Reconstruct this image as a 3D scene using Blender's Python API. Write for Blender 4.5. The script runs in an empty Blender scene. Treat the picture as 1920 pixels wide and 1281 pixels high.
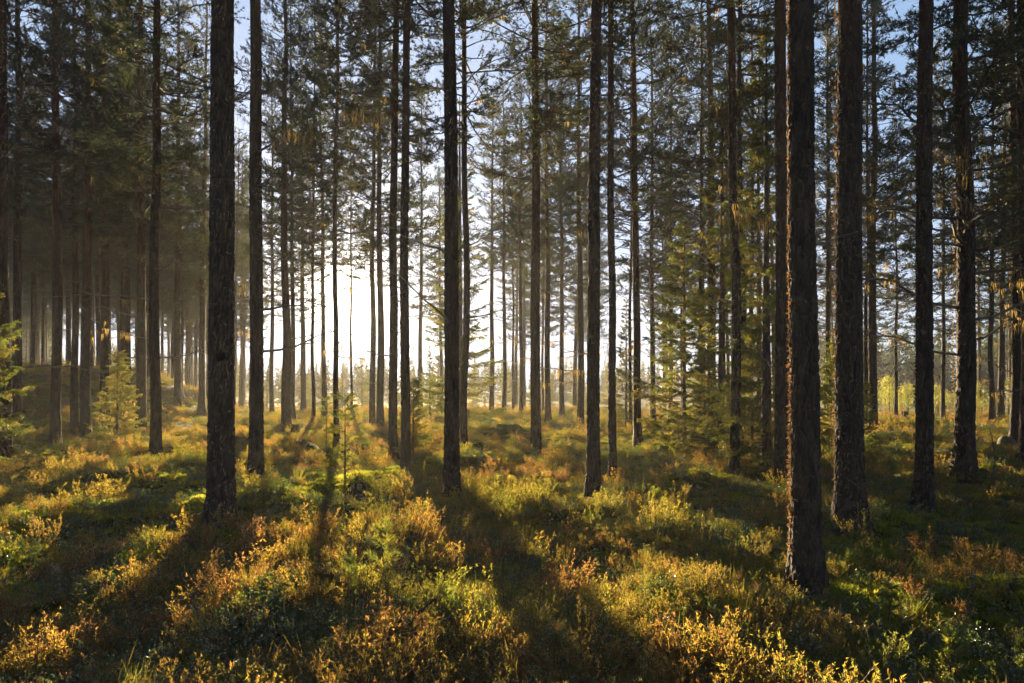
import bpy, math, random
import numpy as np
from mathutils import Vector

# ------------------------------------------------------------------ camera, sky, sun, exposure
scene = bpy.context.scene
COL = scene.collection
F_PX, HORIZON, CX, EYE = 1280.0, 725.0, 960.0, 1.6     # photograph's focal length and horizon in its own pixels
cam_data = bpy.data.cameras.new('camera')
cam = bpy.data.objects.new('camera', cam_data)
COL.objects.link(cam)
scene.camera = cam
cam_data.lens, cam_data.sensor_width = 24.0, 36.0
cam_data.shift_y = (HORIZON - 640.5) / 1920.0
cam_data.clip_start, cam_data.clip_end = 0.05, 3000.0
cam.location = (0, 0, EYE)
cam.rotation_euler = (math.radians(90), 0, 0)

SUN = Vector((-318.0, 1280.0, 160.0)).normalized()
SUN_EL, SUN_AZ = math.asin(SUN.z), math.atan2(SUN.x, SUN.y)
SKY_STRENGTH, SUN_STRENGTH, EXPOSURE = 0.112, 5.0, 2.92
HAZE_DENSITY, HAZE_ANISO = 0.0006, 0.76

world = bpy.data.worlds.new('World')
scene.world = world
world.use_nodes = True
wn, wl = world.node_tree.nodes, world.node_tree.links
wn.clear()
w_out = wn.new('ShaderNodeOutputWorld')
w_bg = wn.new('ShaderNodeBackground'); w_bg.inputs['Strength'].default_value = SKY_STRENGTH
w_sky = wn.new('ShaderNodeTexSky'); w_sky.sky_type = 'NISHITA'; w_sky.sun_disc = False
w_sky.sun_elevation, w_sky.sun_rotation = SUN_EL, SUN_AZ
w_sky.air_density, w_sky.dust_density, w_sky.ozone_density = 0.9, 0.4, 2.5
# the bright aureole of a low sun seen through mist
w_tc = wn.new('ShaderNodeTexCoord')
w_dot = wn.new('ShaderNodeVectorMath'); w_dot.operation = 'DOT_PRODUCT'; w_dot.inputs[1].default_value = SUN
wl.new(w_tc.outputs['Generated'], w_dot.inputs[0])
def aureole(power, gain, col, prev):
    m = wn.new('ShaderNodeMath'); m.operation = 'MAXIMUM'; m.inputs[1].default_value = 0.0
    wl.new(w_dot.outputs['Value'], m.inputs[0])
    p = wn.new('ShaderNodeMath'); p.operation = 'POWER'; p.inputs[1].default_value = power
    wl.new(m.outputs[0], p.inputs[0])
    g = wn.new('ShaderNodeVectorMath'); g.operation = 'SCALE'; g.inputs[0].default_value = [c * gain for c in col]
    wl.new(p.outputs[0], g.inputs['Scale'])
    a = wn.new('ShaderNodeVectorMath'); a.operation = 'ADD'
    wl.new(prev, a.inputs[0]); wl.new(g.outputs[0], a.inputs[1])
    return a.outputs[0]
c = w_sky.outputs['Color']
# a mist-softened sky: the brightest parts near the sun roll off instead of burning out
w_k = wn.new('ShaderNodeVectorMath'); w_k.operation = 'MULTIPLY_ADD'
w_k.inputs[1].default_value = (1 / 0.84, 1 / 1.08, 1 / 1.62); w_k.inputs[2].default_value = (1, 1, 1)
w_d = wn.new('ShaderNodeVectorMath'); w_d.operation = 'DIVIDE'
wl.new(c, w_k.inputs[0]); wl.new(c, w_d.inputs[0]); wl.new(w_k.outputs[0], w_d.inputs[1])
c = w_d.outputs[0]
c = aureole(3000.0, 200.0, (1.0, 0.88, 0.68), c)
c = aureole(500.0, 3.0, (1.0, 0.86, 0.64), c)
c = aureole(45.0, 0.7, (1.0, 0.80, 0.52), c)
wl.new(c, w_bg.inputs['Color'])
wl.new(w_bg.outputs[0], w_out.inputs['Surface'])

sun_data = bpy.data.lights.new('sun', 'SUN')
sun_data.energy, sun_data.angle, sun_data.color = SUN_STRENGTH, math.radians(0.6), (1.0, 0.74, 0.42)
sun = bpy.data.objects.new('sun', sun_data)
COL.objects.link(sun)
sun.rotation_euler = (-SUN).to_track_quat('-Z', 'Y').to_euler()
sun.location = (-20, 80, 40)

vs = scene.view_settings
vs.view_transform, vs.look, vs.exposure, vs.gamma, vs.use_curve_mapping = 'Standard', 'None', EXPOSURE, 1.0, False
scene.render.engine = 'CYCLES'
cy = scene.cycles
cy.use_denoising = True
cy.max_bounces, cy.diffuse_bounces, cy.glossy_bounces, cy.transmission_bounces, cy.volume_bounces = 5, 3, 2, 3, 0
cy.sample_clamp_direct, cy.sample_clamp_indirect = 0.9, 0.9      # keeps the mist free of fireflies
cy.volume_step_rate = 1.0

# ------------------------------------------------------------------ numpy helpers
rng = np.random.default_rng(7)
random.seed(7)

def hash2(ix, iy, s):
    h = (ix.astype(np.int64) * 374761393 + iy.astype(np.int64) * 668265263 + s * 1442695041) & 0x7fffffff
    h = ((h ^ (h >> 13)) * 1274126177) & 0x7fffffff
    return ((h ^ (h >> 16)) & 0xffffff) / float(0xffffff)

def vnoise(x, y, s=0):
    x, y = np.asarray(x, float), np.asarray(y, float)
    ix, iy = np.floor(x), np.floor(y)
    fx, fy = x - ix, y - iy
    fx, fy = fx * fx * (3 - 2 * fx), fy * fy * (3 - 2 * fy)
    a, b = hash2(ix, iy, s), hash2(ix + 1, iy, s)
    c_, d = hash2(ix, iy + 1, s), hash2(ix + 1, iy + 1, s)
    return (a + (b - a) * fx) * (1 - fy) + (c_ + (d - c_) * fx) * fy

def fbm(x, y, s=0, o=3):
    v, a, t = 0.0, 1.0, 0.0
    for i in range(o):
        v = v + a * vnoise(x * 2 ** i + 17.3 * i, y * 2 ** i - 9.1 * i, s + i); t += a; a *= 0.5
    return v / t

def worley(u, v, s=0, wrap=None):
    """F1 and F2-F1 of a jittered cell pattern; u repeats every WRAP cells."""
    iu, iv = np.floor(u), np.floor(v)
    f1 = np.full(u.shape, 9.0); f2 = np.full(u.shape, 9.0)
    for du in (-1, 0, 1):
        for dv in (-1, 0, 1):
            cu, cv = iu + du, iv + dv
            hu = np.mod(cu, wrap) if wrap else cu
            pu, pv = cu + hash2(hu, cv, s), cv + hash2(hu, cv, s + 5)
            d = np.hypot(pu - u, pv - v)
            f2 = np.minimum(f2, np.maximum(f1, d)); f1 = np.minimum(f1, d)
    return f1, f2 - f1

def unit(a):
    return a / np.maximum(np.linalg.norm(a, axis=-1, keepdims=True), 1e-9)

class Geo:
    """Collects triangles with a per-vertex tint and a material slot."""
    def __init__(self):
        self.v, self.f, self.t, self.m, self.n = [], [], [], [], 0
    def add(self, v, f, tint=0.5, mat=0):
        v = np.asarray(v, np.float32).reshape(-1, 3); f = np.asarray(f, np.int64).reshape(-1, 3)
        self.v.append(v); self.f.append(f + self.n); self.n += len(v)
        self.t.append(np.broadcast_to(np.asarray(tint, np.float32), (len(v),)))
        self.m.append(np.full(len(f), mat, np.int32))
    def mesh(self, name, mats, smooth=False):
        v, f = np.concatenate(self.v), np.concatenate(self.f)
        me = bpy.data.meshes.new(name)
        me.vertices.add(len(v)); me.vertices.foreach_set('co', v.ravel())
        me.loops.add(len(f) * 3); me.loops.foreach_set('vertex_index', f.ravel().astype(np.int32))
        me.polygons.add(len(f))
        me.polygons.foreach_set('loop_start', np.arange(0, len(f) * 3, 3, dtype=np.int32))
        me.polygons.foreach_set('material_index', np.concatenate(self.m))
        me.polygons.foreach_set('use_smooth', np.full(len(f), smooth, bool))
        at = me.attributes.new('tint', 'FLOAT', 'POINT')
        at.data.foreach_set('value', np.concatenate(self.t).astype(np.float32))
        for m in mats: me.materials.append(m)
        me.update(calc_edges=True)
        return me

def tubes(g, P, R, sides=4, tint=0.5, mat=0, cap=False):
    """N tubes at once: P (n,m,3) centre lines, R (n,m) radii."""
    P, R = np.asarray(P, float), np.asarray(R, float)
    n, m, _ = P.shape
    T = unit(np.gradient(P, axis=1))
    ref = np.where(np.abs(T[:, :1, 2:3]) > 0.8, np.array([[[1.0, 0, 0]]]), np.array([[[0, 0, 1.0]]]))
    A = unit(np.cross(T, np.broadcast_to(ref, T.shape))); B = np.cross(T, A)
    th = np.arange(sides) * 2 * np.pi / sides
    V = P[:, :, None] + R[:, :, None, None] * (A[:, :, None] * np.cos(th)[None, None, :, None] + B[:, :, None] * np.sin(th)[None, None, :, None])
    j, k = np.meshgrid(np.arange(m - 1), np.arange(sides), indexing='ij')
    a = j * sides + k; b = j * sides + (k + 1) % sides
    q = np.stack([np.stack([a, b, b + sides], -1), np.stack([a, b + sides, a + sides], -1)], 2).reshape(-1, 3)
    f = (q[None] + (np.arange(n) * m * sides)[:, None, None]).reshape(-1, 3)
    tt = np.repeat(np.broadcast_to(np.asarray(tint, float), (n,)), m * sides)
    g.add(V, f, tt, mat)

def needles(g, P, D, k, ln, wd, spread, r, tint=None, mat=0, lift=0.0):
    """K needle triangles from each point P around the direction D."""
    n = len(P)
    d = unit(unit(D)[:, None] + spread * r.normal(size=(n, k, 3)) + np.array([0, 0, lift]))
    s = unit(np.cross(d, r.normal(size=(n, k, 3)))) * (wd * 0.5)
    L = ln * r.uniform(0.7, 1.2, (n, k, 1))
    o = P[:, None]
    V = np.stack([np.broadcast_to(o, d.shape) - s, np.broadcast_to(o, d.shape) + s, o + d * L], 2)
    if tint is None: tint = r.uniform(0, 1, n)
    g.add(V, np.arange(n * k * 3).reshape(-1, 3), np.repeat(np.asarray(tint), k * 3), mat)

def leaves(g, P, D, ln, wd, r, tint=None, mat=0, fold=0.25):
    """A folded oval leaf of four triangles at each point P along D."""
    n = len(P)
    d = unit(D); s = unit(np.cross(d, np.array([0, 0, 1.0]) + 0.5 * r.normal(size=(n, 3)))); u = np.cross(s, d)
    L = (ln * r.uniform(0.7, 1.2, (n, 1))); W = wd * r.uniform(0.8, 1.15, (n, 1)) * 0.5
    m1 = P + d * L * 0.5
    V = np.stack([P, m1 + s * W + u * W * fold, P + d * L, m1 - s * W + u * W * fold, m1 - u * W * fold * 0.4], 1)
    f = np.array([[0, 4, 1], [1, 4, 2], [2, 4, 3], [3, 4, 0]])
    F = (f[None] + (np.arange(n) * 5)[:, None, None]).reshape(-1, 3)
    if tint is None: tint = r.uniform(0, 1, n)
    g.add(V, F, np.repeat(np.asarray(tint), 5), mat)

def link(name, data, parent=None, loc=(0, 0, 0), rot=(0, 0, 0), scale=1.0):
    o = bpy.data.objects.new(name, data)
    COL.objects.link(o)
    o.location, o.rotation_euler = loc, rot
    o.scale = (scale,) * 3 if isinstance(scale, (int, float)) else scale
    if parent: o.parent = parent
    return o

def tag(o, label=None, cat=None, group=None, kind=None):
    if label: o['label'] = label
    if cat: o['category'] = cat
    if group: o['group'] = group
    if kind: o['kind'] = kind
    return o

def protos(name, meshes):
    return [bpy.data.objects.new(name, me) for me in meshes]       # kept out of the scene, read by the scatter nodes

def scatter(name, label, cat, P, scale, tint, protos_, seed, tilt=0.18):
    r = np.random.default_rng(seed); n = len(P)
    me = bpy.data.meshes.new(name); me.vertices.add(n); me.vertices.foreach_set('co', P.astype(np.float32).ravel())
    rot = np.stack([r.normal(size=n) * tilt, r.normal(size=n) * tilt, r.uniform(0, 6.28, n)], 1).astype(np.float32)
    A = me.attributes
    A.new('plant_rot', 'FLOAT_VECTOR', 'POINT').data.foreach_set('vector', rot.ravel())
    A.new('plant_scale', 'FLOAT', 'POINT').data.foreach_set('value', scale.astype(np.float32))
    A.new('plant_tint', 'FLOAT', 'POINT').data.foreach_set('value', np.clip(tint, 0, 1).astype(np.float32))
    A.new('plant_index', 'INT', 'POINT').data.foreach_set('value', r.integers(0, len(protos_), n).astype(np.int32))
    me.update()
    o = link(name, me)
    tag(o, label, cat, kind='stuff')
    ng = bpy.data.node_groups.new(name + '_scatter', 'GeometryNodeTree')
    ng.interface.new_socket('Geometry', in_out='INPUT', socket_type='NodeSocketGeometry')
    ng.interface.new_socket('Geometry', in_out='OUTPUT', socket_type='NodeSocketGeometry')
    N, L = ng.nodes, ng.links
    gi, go = N.new('NodeGroupInput'), N.new('NodeGroupOutput')
    iop = N.new('GeometryNodeInstanceOnPoints')
    L.new(gi.outputs[0], iop.inputs['Points'])
    jn = N.new('GeometryNodeJoinGeometry')
    for p in protos_:
        oi = N.new('GeometryNodeObjectInfo'); oi.inputs['Object'].default_value = p; oi.inputs['As Instance'].default_value = False
        g2 = N.new('GeometryNodeGeometryToInstance'); L.new(oi.outputs['Geometry'], g2.inputs[0]); L.new(g2.outputs[0], jn.inputs[0])
    L.new(jn.outputs[0], iop.inputs['Instance'])
    iop.inputs['Pick Instance'].default_value = True
    def attr(nm, ty):
        a = N.new('GeometryNodeInputNamedAttribute'); a.data_type = ty; a.inputs['Name'].default_value = nm
        return a.outputs['Attribute']
    L.new(attr('plant_index', 'INT'), iop.inputs['Instance Index'])
    er = N.new('FunctionNodeEulerToRotation'); L.new(attr('plant_rot', 'FLOAT_VECTOR'), er.inputs[0]); L.new(er.outputs[0], iop.inputs['Rotation'])
    L.new(attr('plant_scale', 'FLOAT'), iop.inputs['Scale'])
    L.new(iop.outputs[0], go.inputs[0])
    md = o.modifiers.new('scatter', 'NODES'); md.node_group = ng
    return o

# ------------------------------------------------------------------ materials
def new_mat(name):
    m = bpy.data.materials.new(name); m.use_nodes = True
    m.node_tree.nodes.clear()
    return m, m.node_tree.nodes, m.node_tree.links

def ramp(n, stops):
    r = n.new('ShaderNodeValToRGB')
    e = r.color_ramp.elements
    while len(e) < len(stops): e.new(0.5)
    for x, (p, col) in zip(e, stops): x.position = p; x.color = (*col, 1)
    return r

def leaf_mat(name, stops, trans_gain=1.6, trans=0.5, gloss=0.06, rough=0.45, inst=False, hue=None):
    """Thin foliage: diffuse and translucent, coloured by the tint of each tuft (and of each plant)."""
    m, n, l = new_mat(name)
    at = n.new('ShaderNodeAttribute'); at.attribute_name = 'tint'
    val = at.outputs['Fac']
    if inst:
        a2 = n.new('ShaderNodeAttribute'); a2.attribute_name = 'plant_tint'; a2.attribute_type = 'INSTANCER'
        mx = n.new('ShaderNodeMix'); mx.inputs['Factor'].default_value = 0.68
        l.new(val, mx.inputs['A']); l.new(a2.outputs['Fac'], mx.inputs['B']); val = mx.outputs['Result']
    r = ramp(n, stops); l.new(val, r.inputs[0])
    dif = n.new('ShaderNodeBsdfDiffuse'); l.new(r.outputs[0], dif.inputs[0])
    tg = n.new('ShaderNodeVectorMath'); tg.operation = 'MULTIPLY'
    tg.inputs[1].default_value = (trans_gain * 1.13, trans_gain, trans_gain * 0.56)
    l.new(r.outputs[0], tg.inputs[0])
    tr = n.new('ShaderNodeBsdfTranslucent'); l.new(tg.outputs[0], tr.inputs[0])
    mix = n.new('ShaderNodeMixShader'); mix.inputs[0].default_value = trans
    l.new(dif.outputs[0], mix.inputs[1]); l.new(tr.outputs[0], mix.inputs[2])
    gl = n.new('ShaderNodeBsdfGlossy'); gl.inputs['Roughness'].default_value = rough
    m2 = n.new('ShaderNodeMixShader'); m2.inputs[0].default_value = gloss
    l.new(mix.outputs[0], m2.inputs[1]); l.new(gl.outputs[0], m2.inputs[2])
    out = n.new('ShaderNodeOutputMaterial'); l.new(m2.outputs[0], out.inputs[0])
    return m

def bark_mat(name, low, low2, high, z0, z1, lichen=True, bump=1.0):
    m, n, l = new_mat(name)
    tc = n.new('ShaderNodeTexCoord')
    mp = n.new('ShaderNodeMapping'); mp.inputs['Scale'].default_value = (1, 1, 0.28)
    l.new(tc.outputs['Object'], mp.inputs[0])
    no = n.new('ShaderNodeTexNoise'); no.inputs['Scale'].default_value = 22; no.inputs['Detail'].default_value = 6
    l.new(mp.outputs[0], no.inputs['Vector'])
    vo = n.new('ShaderNodeTexVoronoi'); vo.feature = 'DISTANCE_TO_EDGE'; vo.inputs['Scale'].default_value = 20
    l.new(mp.outputs[0], vo.inputs['Vector'])
    vc = n.new('ShaderNodeTexVoronoi'); vc.inputs['Scale'].default_value = 20
    l.new(mp.outputs[0], vc.inputs['Vector'])
    r = ramp(n, [(0.3, low), (0.7, low2)]); l.new(no.outputs['Fac'], r.inputs[0])
    # every bark plate has its own shade
    pv = n.new('ShaderNodeMapRange'); pv.inputs['To Min'].default_value = 0.65; pv.inputs['To Max'].default_value = 1.3
    l.new(vc.outputs['Color'], pv.inputs[0])
    pm = n.new('ShaderNodeMix'); pm.data_type = 'RGBA'; pm.blend_type = 'MULTIPLY'; pm.inputs['Factor'].default_value = 1
    l.new(r.outputs[0], pm.inputs['A']); l.new(pv.outputs[0], pm.inputs['B'])
    # upper stem: thin orange bark
    sx = n.new('ShaderNodeSeparateXYZ'); l.new(tc.outputs['Object'], sx.inputs[0])
    nz = n.new('ShaderNodeMath'); nz.operation = 'MULTIPLY_ADD'; nz.inputs[1].default_value = 3.0
    l.new(no.outputs['Fac'], nz.inputs[0]); l.new(sx.outputs['Z'], nz.inputs[2])
    mr = n.new('ShaderNodeMapRange'); mr.inputs['From Min'].default_value = z0; mr.inputs['From Max'].default_value = z1
    l.new(nz.outputs[0], mr.inputs[0])
    hm = n.new('ShaderNodeMix'); hm.data_type = 'RGBA'; l.new(mr.outputs[0], hm.inputs['Factor'])
    l.new(pm.outputs['Result'], hm.inputs['A']); hm.inputs['B'].default_value = (*high, 1)
    colr = hm.outputs['Result']
    if lichen:
        n2 = n.new('ShaderNodeTexNoise'); n2.inputs['Scale'].default_value = 7; n2.inputs['Detail'].default_value = 8; n2.inputs['Roughness'].default_value = 0.75
        l.new(tc.outputs['Object'], n2.inputs['Vector'])
        lr = n.new('ShaderNodeMapRange'); lr.inputs['From Min'].default_value = 0.60; lr.inputs['From Max'].default_value = 0.72; lr.inputs['To Max'].default_value = 0.6
        l.new(n2.outputs['Fac'], lr.inputs[0])
        lm = n.new('ShaderNodeMix'); lm.data_type = 'RGBA'; l.new(lr.outputs[0], lm.inputs['Factor'])
        l.new(colr, lm.inputs['A']); lm.inputs['B'].default_value = (0.20, 0.21, 0.18, 1)
        colr = lm.outputs['Result']
    bs = n.new('ShaderNodeBsdfPrincipled'); bs.inputs['Roughness'].default_value = 0.9
    bs.inputs['Specular IOR Level'].default_value = 0.25
    l.new(colr, bs.inputs['Base Color'])
    cr = n.new('ShaderNodeMapRange'); cr.inputs['From Max'].default_value = 0.12
    l.new(vo.outputs['Distance'], cr.inputs[0])
    ad = n.new('ShaderNodeMath'); ad.operation = 'MULTIPLY_ADD'; ad.inputs[1].default_value = 0.8
    l.new(no.outputs['Fac'], ad.inputs[0]); l.new(cr.outputs[0], ad.inputs[2])
    bu = n.new('ShaderNodeBump'); bu.inputs['Strength'].default_value = 0.8 * bump; bu.inputs['Distance'].default_value = 0.02
    l.new(ad.outputs[0], bu.inputs['Height']); l.new(bu.outputs[0], bs.inputs['Normal'])
    out = n.new('ShaderNodeOutputMaterial'); l.new(bs.outputs[0], out.inputs[0])
    return m

def plain_mat(name, a, b, scale=12.0, rough=0.9, bump=0.3):
    m, n, l = new_mat(name)
    tc = n.new('ShaderNodeTexCoord')
    no = n.new('ShaderNodeTexNoise'); no.inputs['Scale'].default_value = scale; no.inputs['Detail'].default_value = 6
    l.new(tc.outputs['Object'], no.inputs['Vector'])
    r = ramp(n, [(0.35, a), (0.65, b)]); l.new(no.outputs['Fac'], r.inputs[0])
    bs = n.new('ShaderNodeBsdfPrincipled'); bs.inputs['Roughness'].default_value = rough
    l.new(r.outputs[0], bs.inputs['Base Color'])
    bu = n.new('ShaderNodeBump'); bu.inputs['Strength'].default_value = bump; bu.inputs['Distance'].default_value = 0.02
    l.new(no.outputs['Fac'], bu.inputs['Height']); l.new(bu.outputs[0], bs.inputs['Normal'])
    out = n.new('ShaderNodeOutputMaterial'); l.new(bs.outputs[0], out.inputs[0])
    return m

M_BARK = bark_mat('pine_bark', (0.026, 0.022, 0.019), (0.058, 0.045, 0.037), (0.13, 0.066, 0.036), 5.0, 11.0)
M_SBARK = bark_mat('spruce_bark', (0.06, 0.048, 0.04), (0.11, 0.09, 0.075), (0.10, 0.08, 0.06), 8.0, 14.0)
M_TWIG = plain_mat('twig_bark', (0.075, 0.055, 0.042), (0.12, 0.09, 0.065), 30)
M_DEAD = plain_mat('dead_wood', (0.08, 0.065, 0.05), (0.16, 0.135, 0.11), 18)
M_PINE = leaf_mat('pine_needles', [(0.0, (0.020, 0.036, 0.022)), (0.6, (0.036, 0.056, 0.030)), (1.0, (0.085, 0.080, 0.034))], 1.6, 0.40)
M_SPRUCE = leaf_mat('spruce_needles', [(0.0, (0.034, 0.056, 0.016)), (0.6, (0.070, 0.092, 0.022)), (1.0, (0.15, 0.125, 0.03))], 2.4, 0.5)
M_SAPL = leaf_mat('sapling_needles', [(0.0, (0.07, 0.12, 0.03)), (0.6, (0.12, 0.16, 0.035)), (1.0, (0.20, 0.20, 0.04))], 2.2, 0.5)
M_BIRCH = leaf_mat('birch_leaves', [(0.0, (0.09, 0.14, 0.04)), (0.5, (0.16, 0.19, 0.06)), (1.0, (0.24, 0.22, 0.06))], 2.0, 0.5)
M_BEARD = leaf_mat('beard_lichen', [(0.0, (0.13, 0.105, 0.055)), (1.0, (0.25, 0.20, 0.10))], 1.6, 0.5, 0.0)
M_HEATH = leaf_mat('heather', [(0.0, (0.055, 0.085, 0.020)), (0.38, (0.115, 0.140, 0.030)), (0.58, (0.19, 0.160, 0.040)), (0.74, (0.175, 0.100, 0.045)), (1.0, (0.28, 0.18, 0.11))], 2.4, 0.5, 0.02, inst=True)
M_LING = leaf_mat('lingonberry_leaf', [(0.0, (0.025, 0.055, 0.018)), (0.55, (0.05, 0.085, 0.025)), (0.8, (0.11, 0.11, 0.03)), (0.93, (0.16, 0.09, 0.03)), (1.0, (0.22, 0.04, 0.03))], 1.8, 0.36, 0.12, 0.38, inst=True)
M_BILB = leaf_mat('bilberry_leaf', [(0.0, (0.035, 0.07, 0.022)), (0.5, (0.065, 0.105, 0.026)), (0.8, (0.13, 0.135, 0.03)), (1.0, (0.22, 0.09, 0.03))], 1.7, 0.45, 0.06, 0.35, inst=True)
M_MOSS = leaf_mat('moss', [(0.0, (0.055, 0.085, 0.018)), (0.5, (0.12, 0.150, 0.026)), (1.0, (0.22, 0.22, 0.04))], 2.7, 0.45, 0.01, inst=True)
M_STEM = plain_mat('shrub_stem', (0.06, 0.04, 0.025), (0.12, 0.075, 0.045), 40)
M_WEB = leaf_mat('cobweb', [(0.0, (0.35, 0.30, 0.22)), (1.0, (0.5, 0.44, 0.34))], 1.2, 0.5, 0.1)
M_FAR = leaf_mat('far_conifers', [(0.0, (0.03, 0.05, 0.028)), (1.0, (0.06, 0.085, 0.04))], 1.2, 0.3, 0.0)
M_STONE = plain_mat('mossy_stone', (0.055, 0.055, 0.045), (0.07, 0.085, 0.025), 6)
M_CHAR = plain_mat('dark_wood', (0.018, 0.015, 0.013), (0.05, 0.04, 0.032), 14)

# ------------------------------------------------------------------ terrain
BUMPS = []      # explicit hummocks: x, y, height, radius
def px_ground(x, y):
    d = EYE * F_PX / (y - HORIZON)
    return ((x - CX) / F_PX * d, d)
for x, y, h, r in ((552, 858, 0.42, 0.75), (668, 945, 0.26, 0.22), (490, 925, 0.16, 0.55), (1165, 990, 0.20, 0.7), (1270, 940, 0.20, 0.8),
                   (950, 820, 0.30, 1.0), (1450, 1010, 0.12, 0.9), (120, 1010, 0.22, 0.9), (330, 895, 0.25, 1.2), (860, 1060, 0.16, 0.7),
                   (1760, 1130, 0.14, 0.6), (700, 1050, 0.14, 0.6), (470, 1190, 0.14, 0.5), (1330, 1060, 0.15, 0.7), (415, 1000, 0.10, 0.7)):
    BUMPS.append((*px_ground(x, y), h, r))

def sstep(a, b, x):
    t = np.clip((x - a) / (b - a), 0, 1)
    return t * t * (3 - 2 * t)

def terrain(x, y):
    x, y = np.asarray(x, float), np.asarray(y, float)
    d = np.hypot(x, y)
    z = (fbm(x / 9.0, y / 9.0, 3, 2) - 0.5) * 0.30 * sstep(3, 12, d)
    hm = fbm(x / 1.3, y / 1.3, 11, 3)
    z = z + (np.maximum(hm - 0.42, 0) * 0.78 - 0.06) * (0.4 + 0.6 * sstep(1.5, 4, d)) * (1 - 0.5 * sstep(14, 40, d))
    for bx, by, h, r in BUMPS:
        z = z + h * np.exp(-((x - bx) ** 2 + (y - by) ** 2) / (r * r) * 1.2) * (0.85 + 0.3 * hm)
    az = x / np.maximum(y, 1.0)
    left = sstep(-0.38, -0.56, az) * (y > 0)
    z = z + left * 2.6 * sstep(22, 48, d)                      # the bank deep in the forest on the left
    z = z - (1 - sstep(-0.30, -0.42, az)) * (y > 0) * sstep(38, 66, d) * 0.75   # the ground falls gently to the mire
    z = z + (y > 0) * sstep(70, 140, d) * 1.2                 # the far shore of the mire
    return z

cam.location.z = float(terrain(0, 0)) * 0 + EYE

def ground_pos(xp, yp):
    d = EYE * F_PX / (yp - HORIZON)
    for _ in range(6):
        X = (xp - CX) / F_PX * d
        z = float(terrain(X, d))
        nd = (EYE - z) * F_PX / (yp - HORIZON)
        d += 0.5 * (nd - d) if d < 26 else 0
    X = (xp - CX) / F_PX * d
    return X, d, float(terrain(X, d))

for x, y in ((1512, 1105), (1592, 988), (415, 990), (848, 941), (1113, 943), (1732, 958), (480, 908), (760, 903), (1807, 910)):
    BUMPS.append((*px_ground(x, y), 0.09, 0.42))

# forest floor: one polar sheet, fine in front of the camera
th = np.concatenate([np.linspace(-50, 50, 420), np.linspace(50, 310, 80)[1:-1]])
th = np.radians(th)
rad = np.concatenate([[0.05], np.geomspace(0.4, 165, 280)])
RR, TT = np.meshgrid(rad, th, indexing='ij')
GX, GY = RR * np.sin(TT), RR * np.cos(TT)
GZ = terrain(GX, GY)
fine = (fbm(GX / 0.22, GY / 0.22, 31, 2) - 0.5) * 0.05 * (1 - sstep(15, 30, RR))
GZ = GZ + fine
nr, nt = RR.shape
ii, jj = np.meshgrid(np.arange(nr - 1), np.arange(nt), indexing='ij')
a = ii * nt + jj; b = ii * nt + (jj + 1) % nt
g = Geo()
q = np.concatenate([np.stack([a, a + nt, b + nt], -1).reshape(-1, 3), np.stack([a, b + nt, b], -1).reshape(-1, 3)])
g.add(np.stack([GX, GY, GZ], -1), q)
m, n, l = new_mat('forest_floor')
tc = n.new('ShaderNodeTexCoord')
n1 = n.new('ShaderNodeTexNoise'); n1.inputs['Scale'].default_value = 0.55; n1.inputs['Detail'].default_value = 7; n1.inputs['Roughness'].default_value = 0.65
n2 = n.new('ShaderNodeTexNoise'); n2.inputs['Scale'].default_value = 26; n2.inputs['Detail'].default_value = 8; n2.inputs['Roughness'].default_value = 0.7
for x in (n1, n2): l.new(tc.outputs['Object'], x.inputs['Vector'])
r1 = ramp(n, [(0.30, (0.045, 0.032, 0.018)), (0.45, (0.075, 0.070, 0.020)), (0.58, (0.095, 0.105, 0.024)), (0.72, (0.12, 0.075, 0.03))])
l.new(n1.outputs['Fac'], r1.inputs[0])
r2 = ramp(n, [(0.3, (0.45, 0.45, 0.45)), (0.7, (1.3, 1.25, 1.1))]); l.new(n2.outputs['Fac'], r2.inputs[0])
mm = n.new('ShaderNodeMix'); mm.data_type = 'RGBA'; mm.blend_type = 'MULTIPLY'; mm.inputs['Factor'].default_value = 1
l.new(r1.outputs[0], mm.inputs['A']); l.new(r2.outputs[0], mm.inputs['B'])
bs = n.new('ShaderNodeBsdfPrincipled'); bs.inputs['Roughness'].default_value = 1.0; bs.inputs['Specular IOR Level'].default_value = 0.1
l.new(mm.outputs['Result'], bs.inputs['Base Color'])
bu = n.new('ShaderNodeBump'); bu.inputs['Strength'].default_value = 1.0; bu.inputs['Distance'].default_value = 0.04
l.new(n2.outputs['Fac'], bu.inputs['Height']); l.new(bu.outputs[0], bs.inputs['Normal'])
out = n.new('ShaderNodeOutputMaterial'); l.new(bs.outputs[0], out.inputs[0])
tag(link('ground', g.mesh('ground', [m], True)), kind='structure')

# ------------------------------------------------------------------ pine trees
def beard(g, P, r, ln=0.22, k=5, mat=0):
    """Lichen strands hanging straight down from the points P."""
    n = len(P)
    p = np.repeat(P, k, 0) + r.normal(size=(n * k, 3)) * [0.035, 0.035, 0.01]
    L = ln * r.uniform(0.35, 1.3, (n * k, 1))
    s = unit(r.normal(size=(n * k, 3)) * [1, 1, 0]) * 0.006
    mid = p + np.concatenate([r.normal(size=(n * k, 2)) * 0.015, -L * 0.5], 1)
    end = p + np.concatenate([r.normal(size=(n * k, 2)) * 0.02, -L], 1)
    V = np.stack([p - s, p + s, mid + s * 0.7, mid - s * 0.7, end], 1)
    f = np.array([[0, 1, 2], [0, 2, 3], [3, 2, 4]])
    g.add(V, (f[None] + (np.arange(n * k) * 5)[:, None, None]).reshape(-1, 3), np.repeat(r.uniform(0, 1, n), k * 5), mat)

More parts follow.
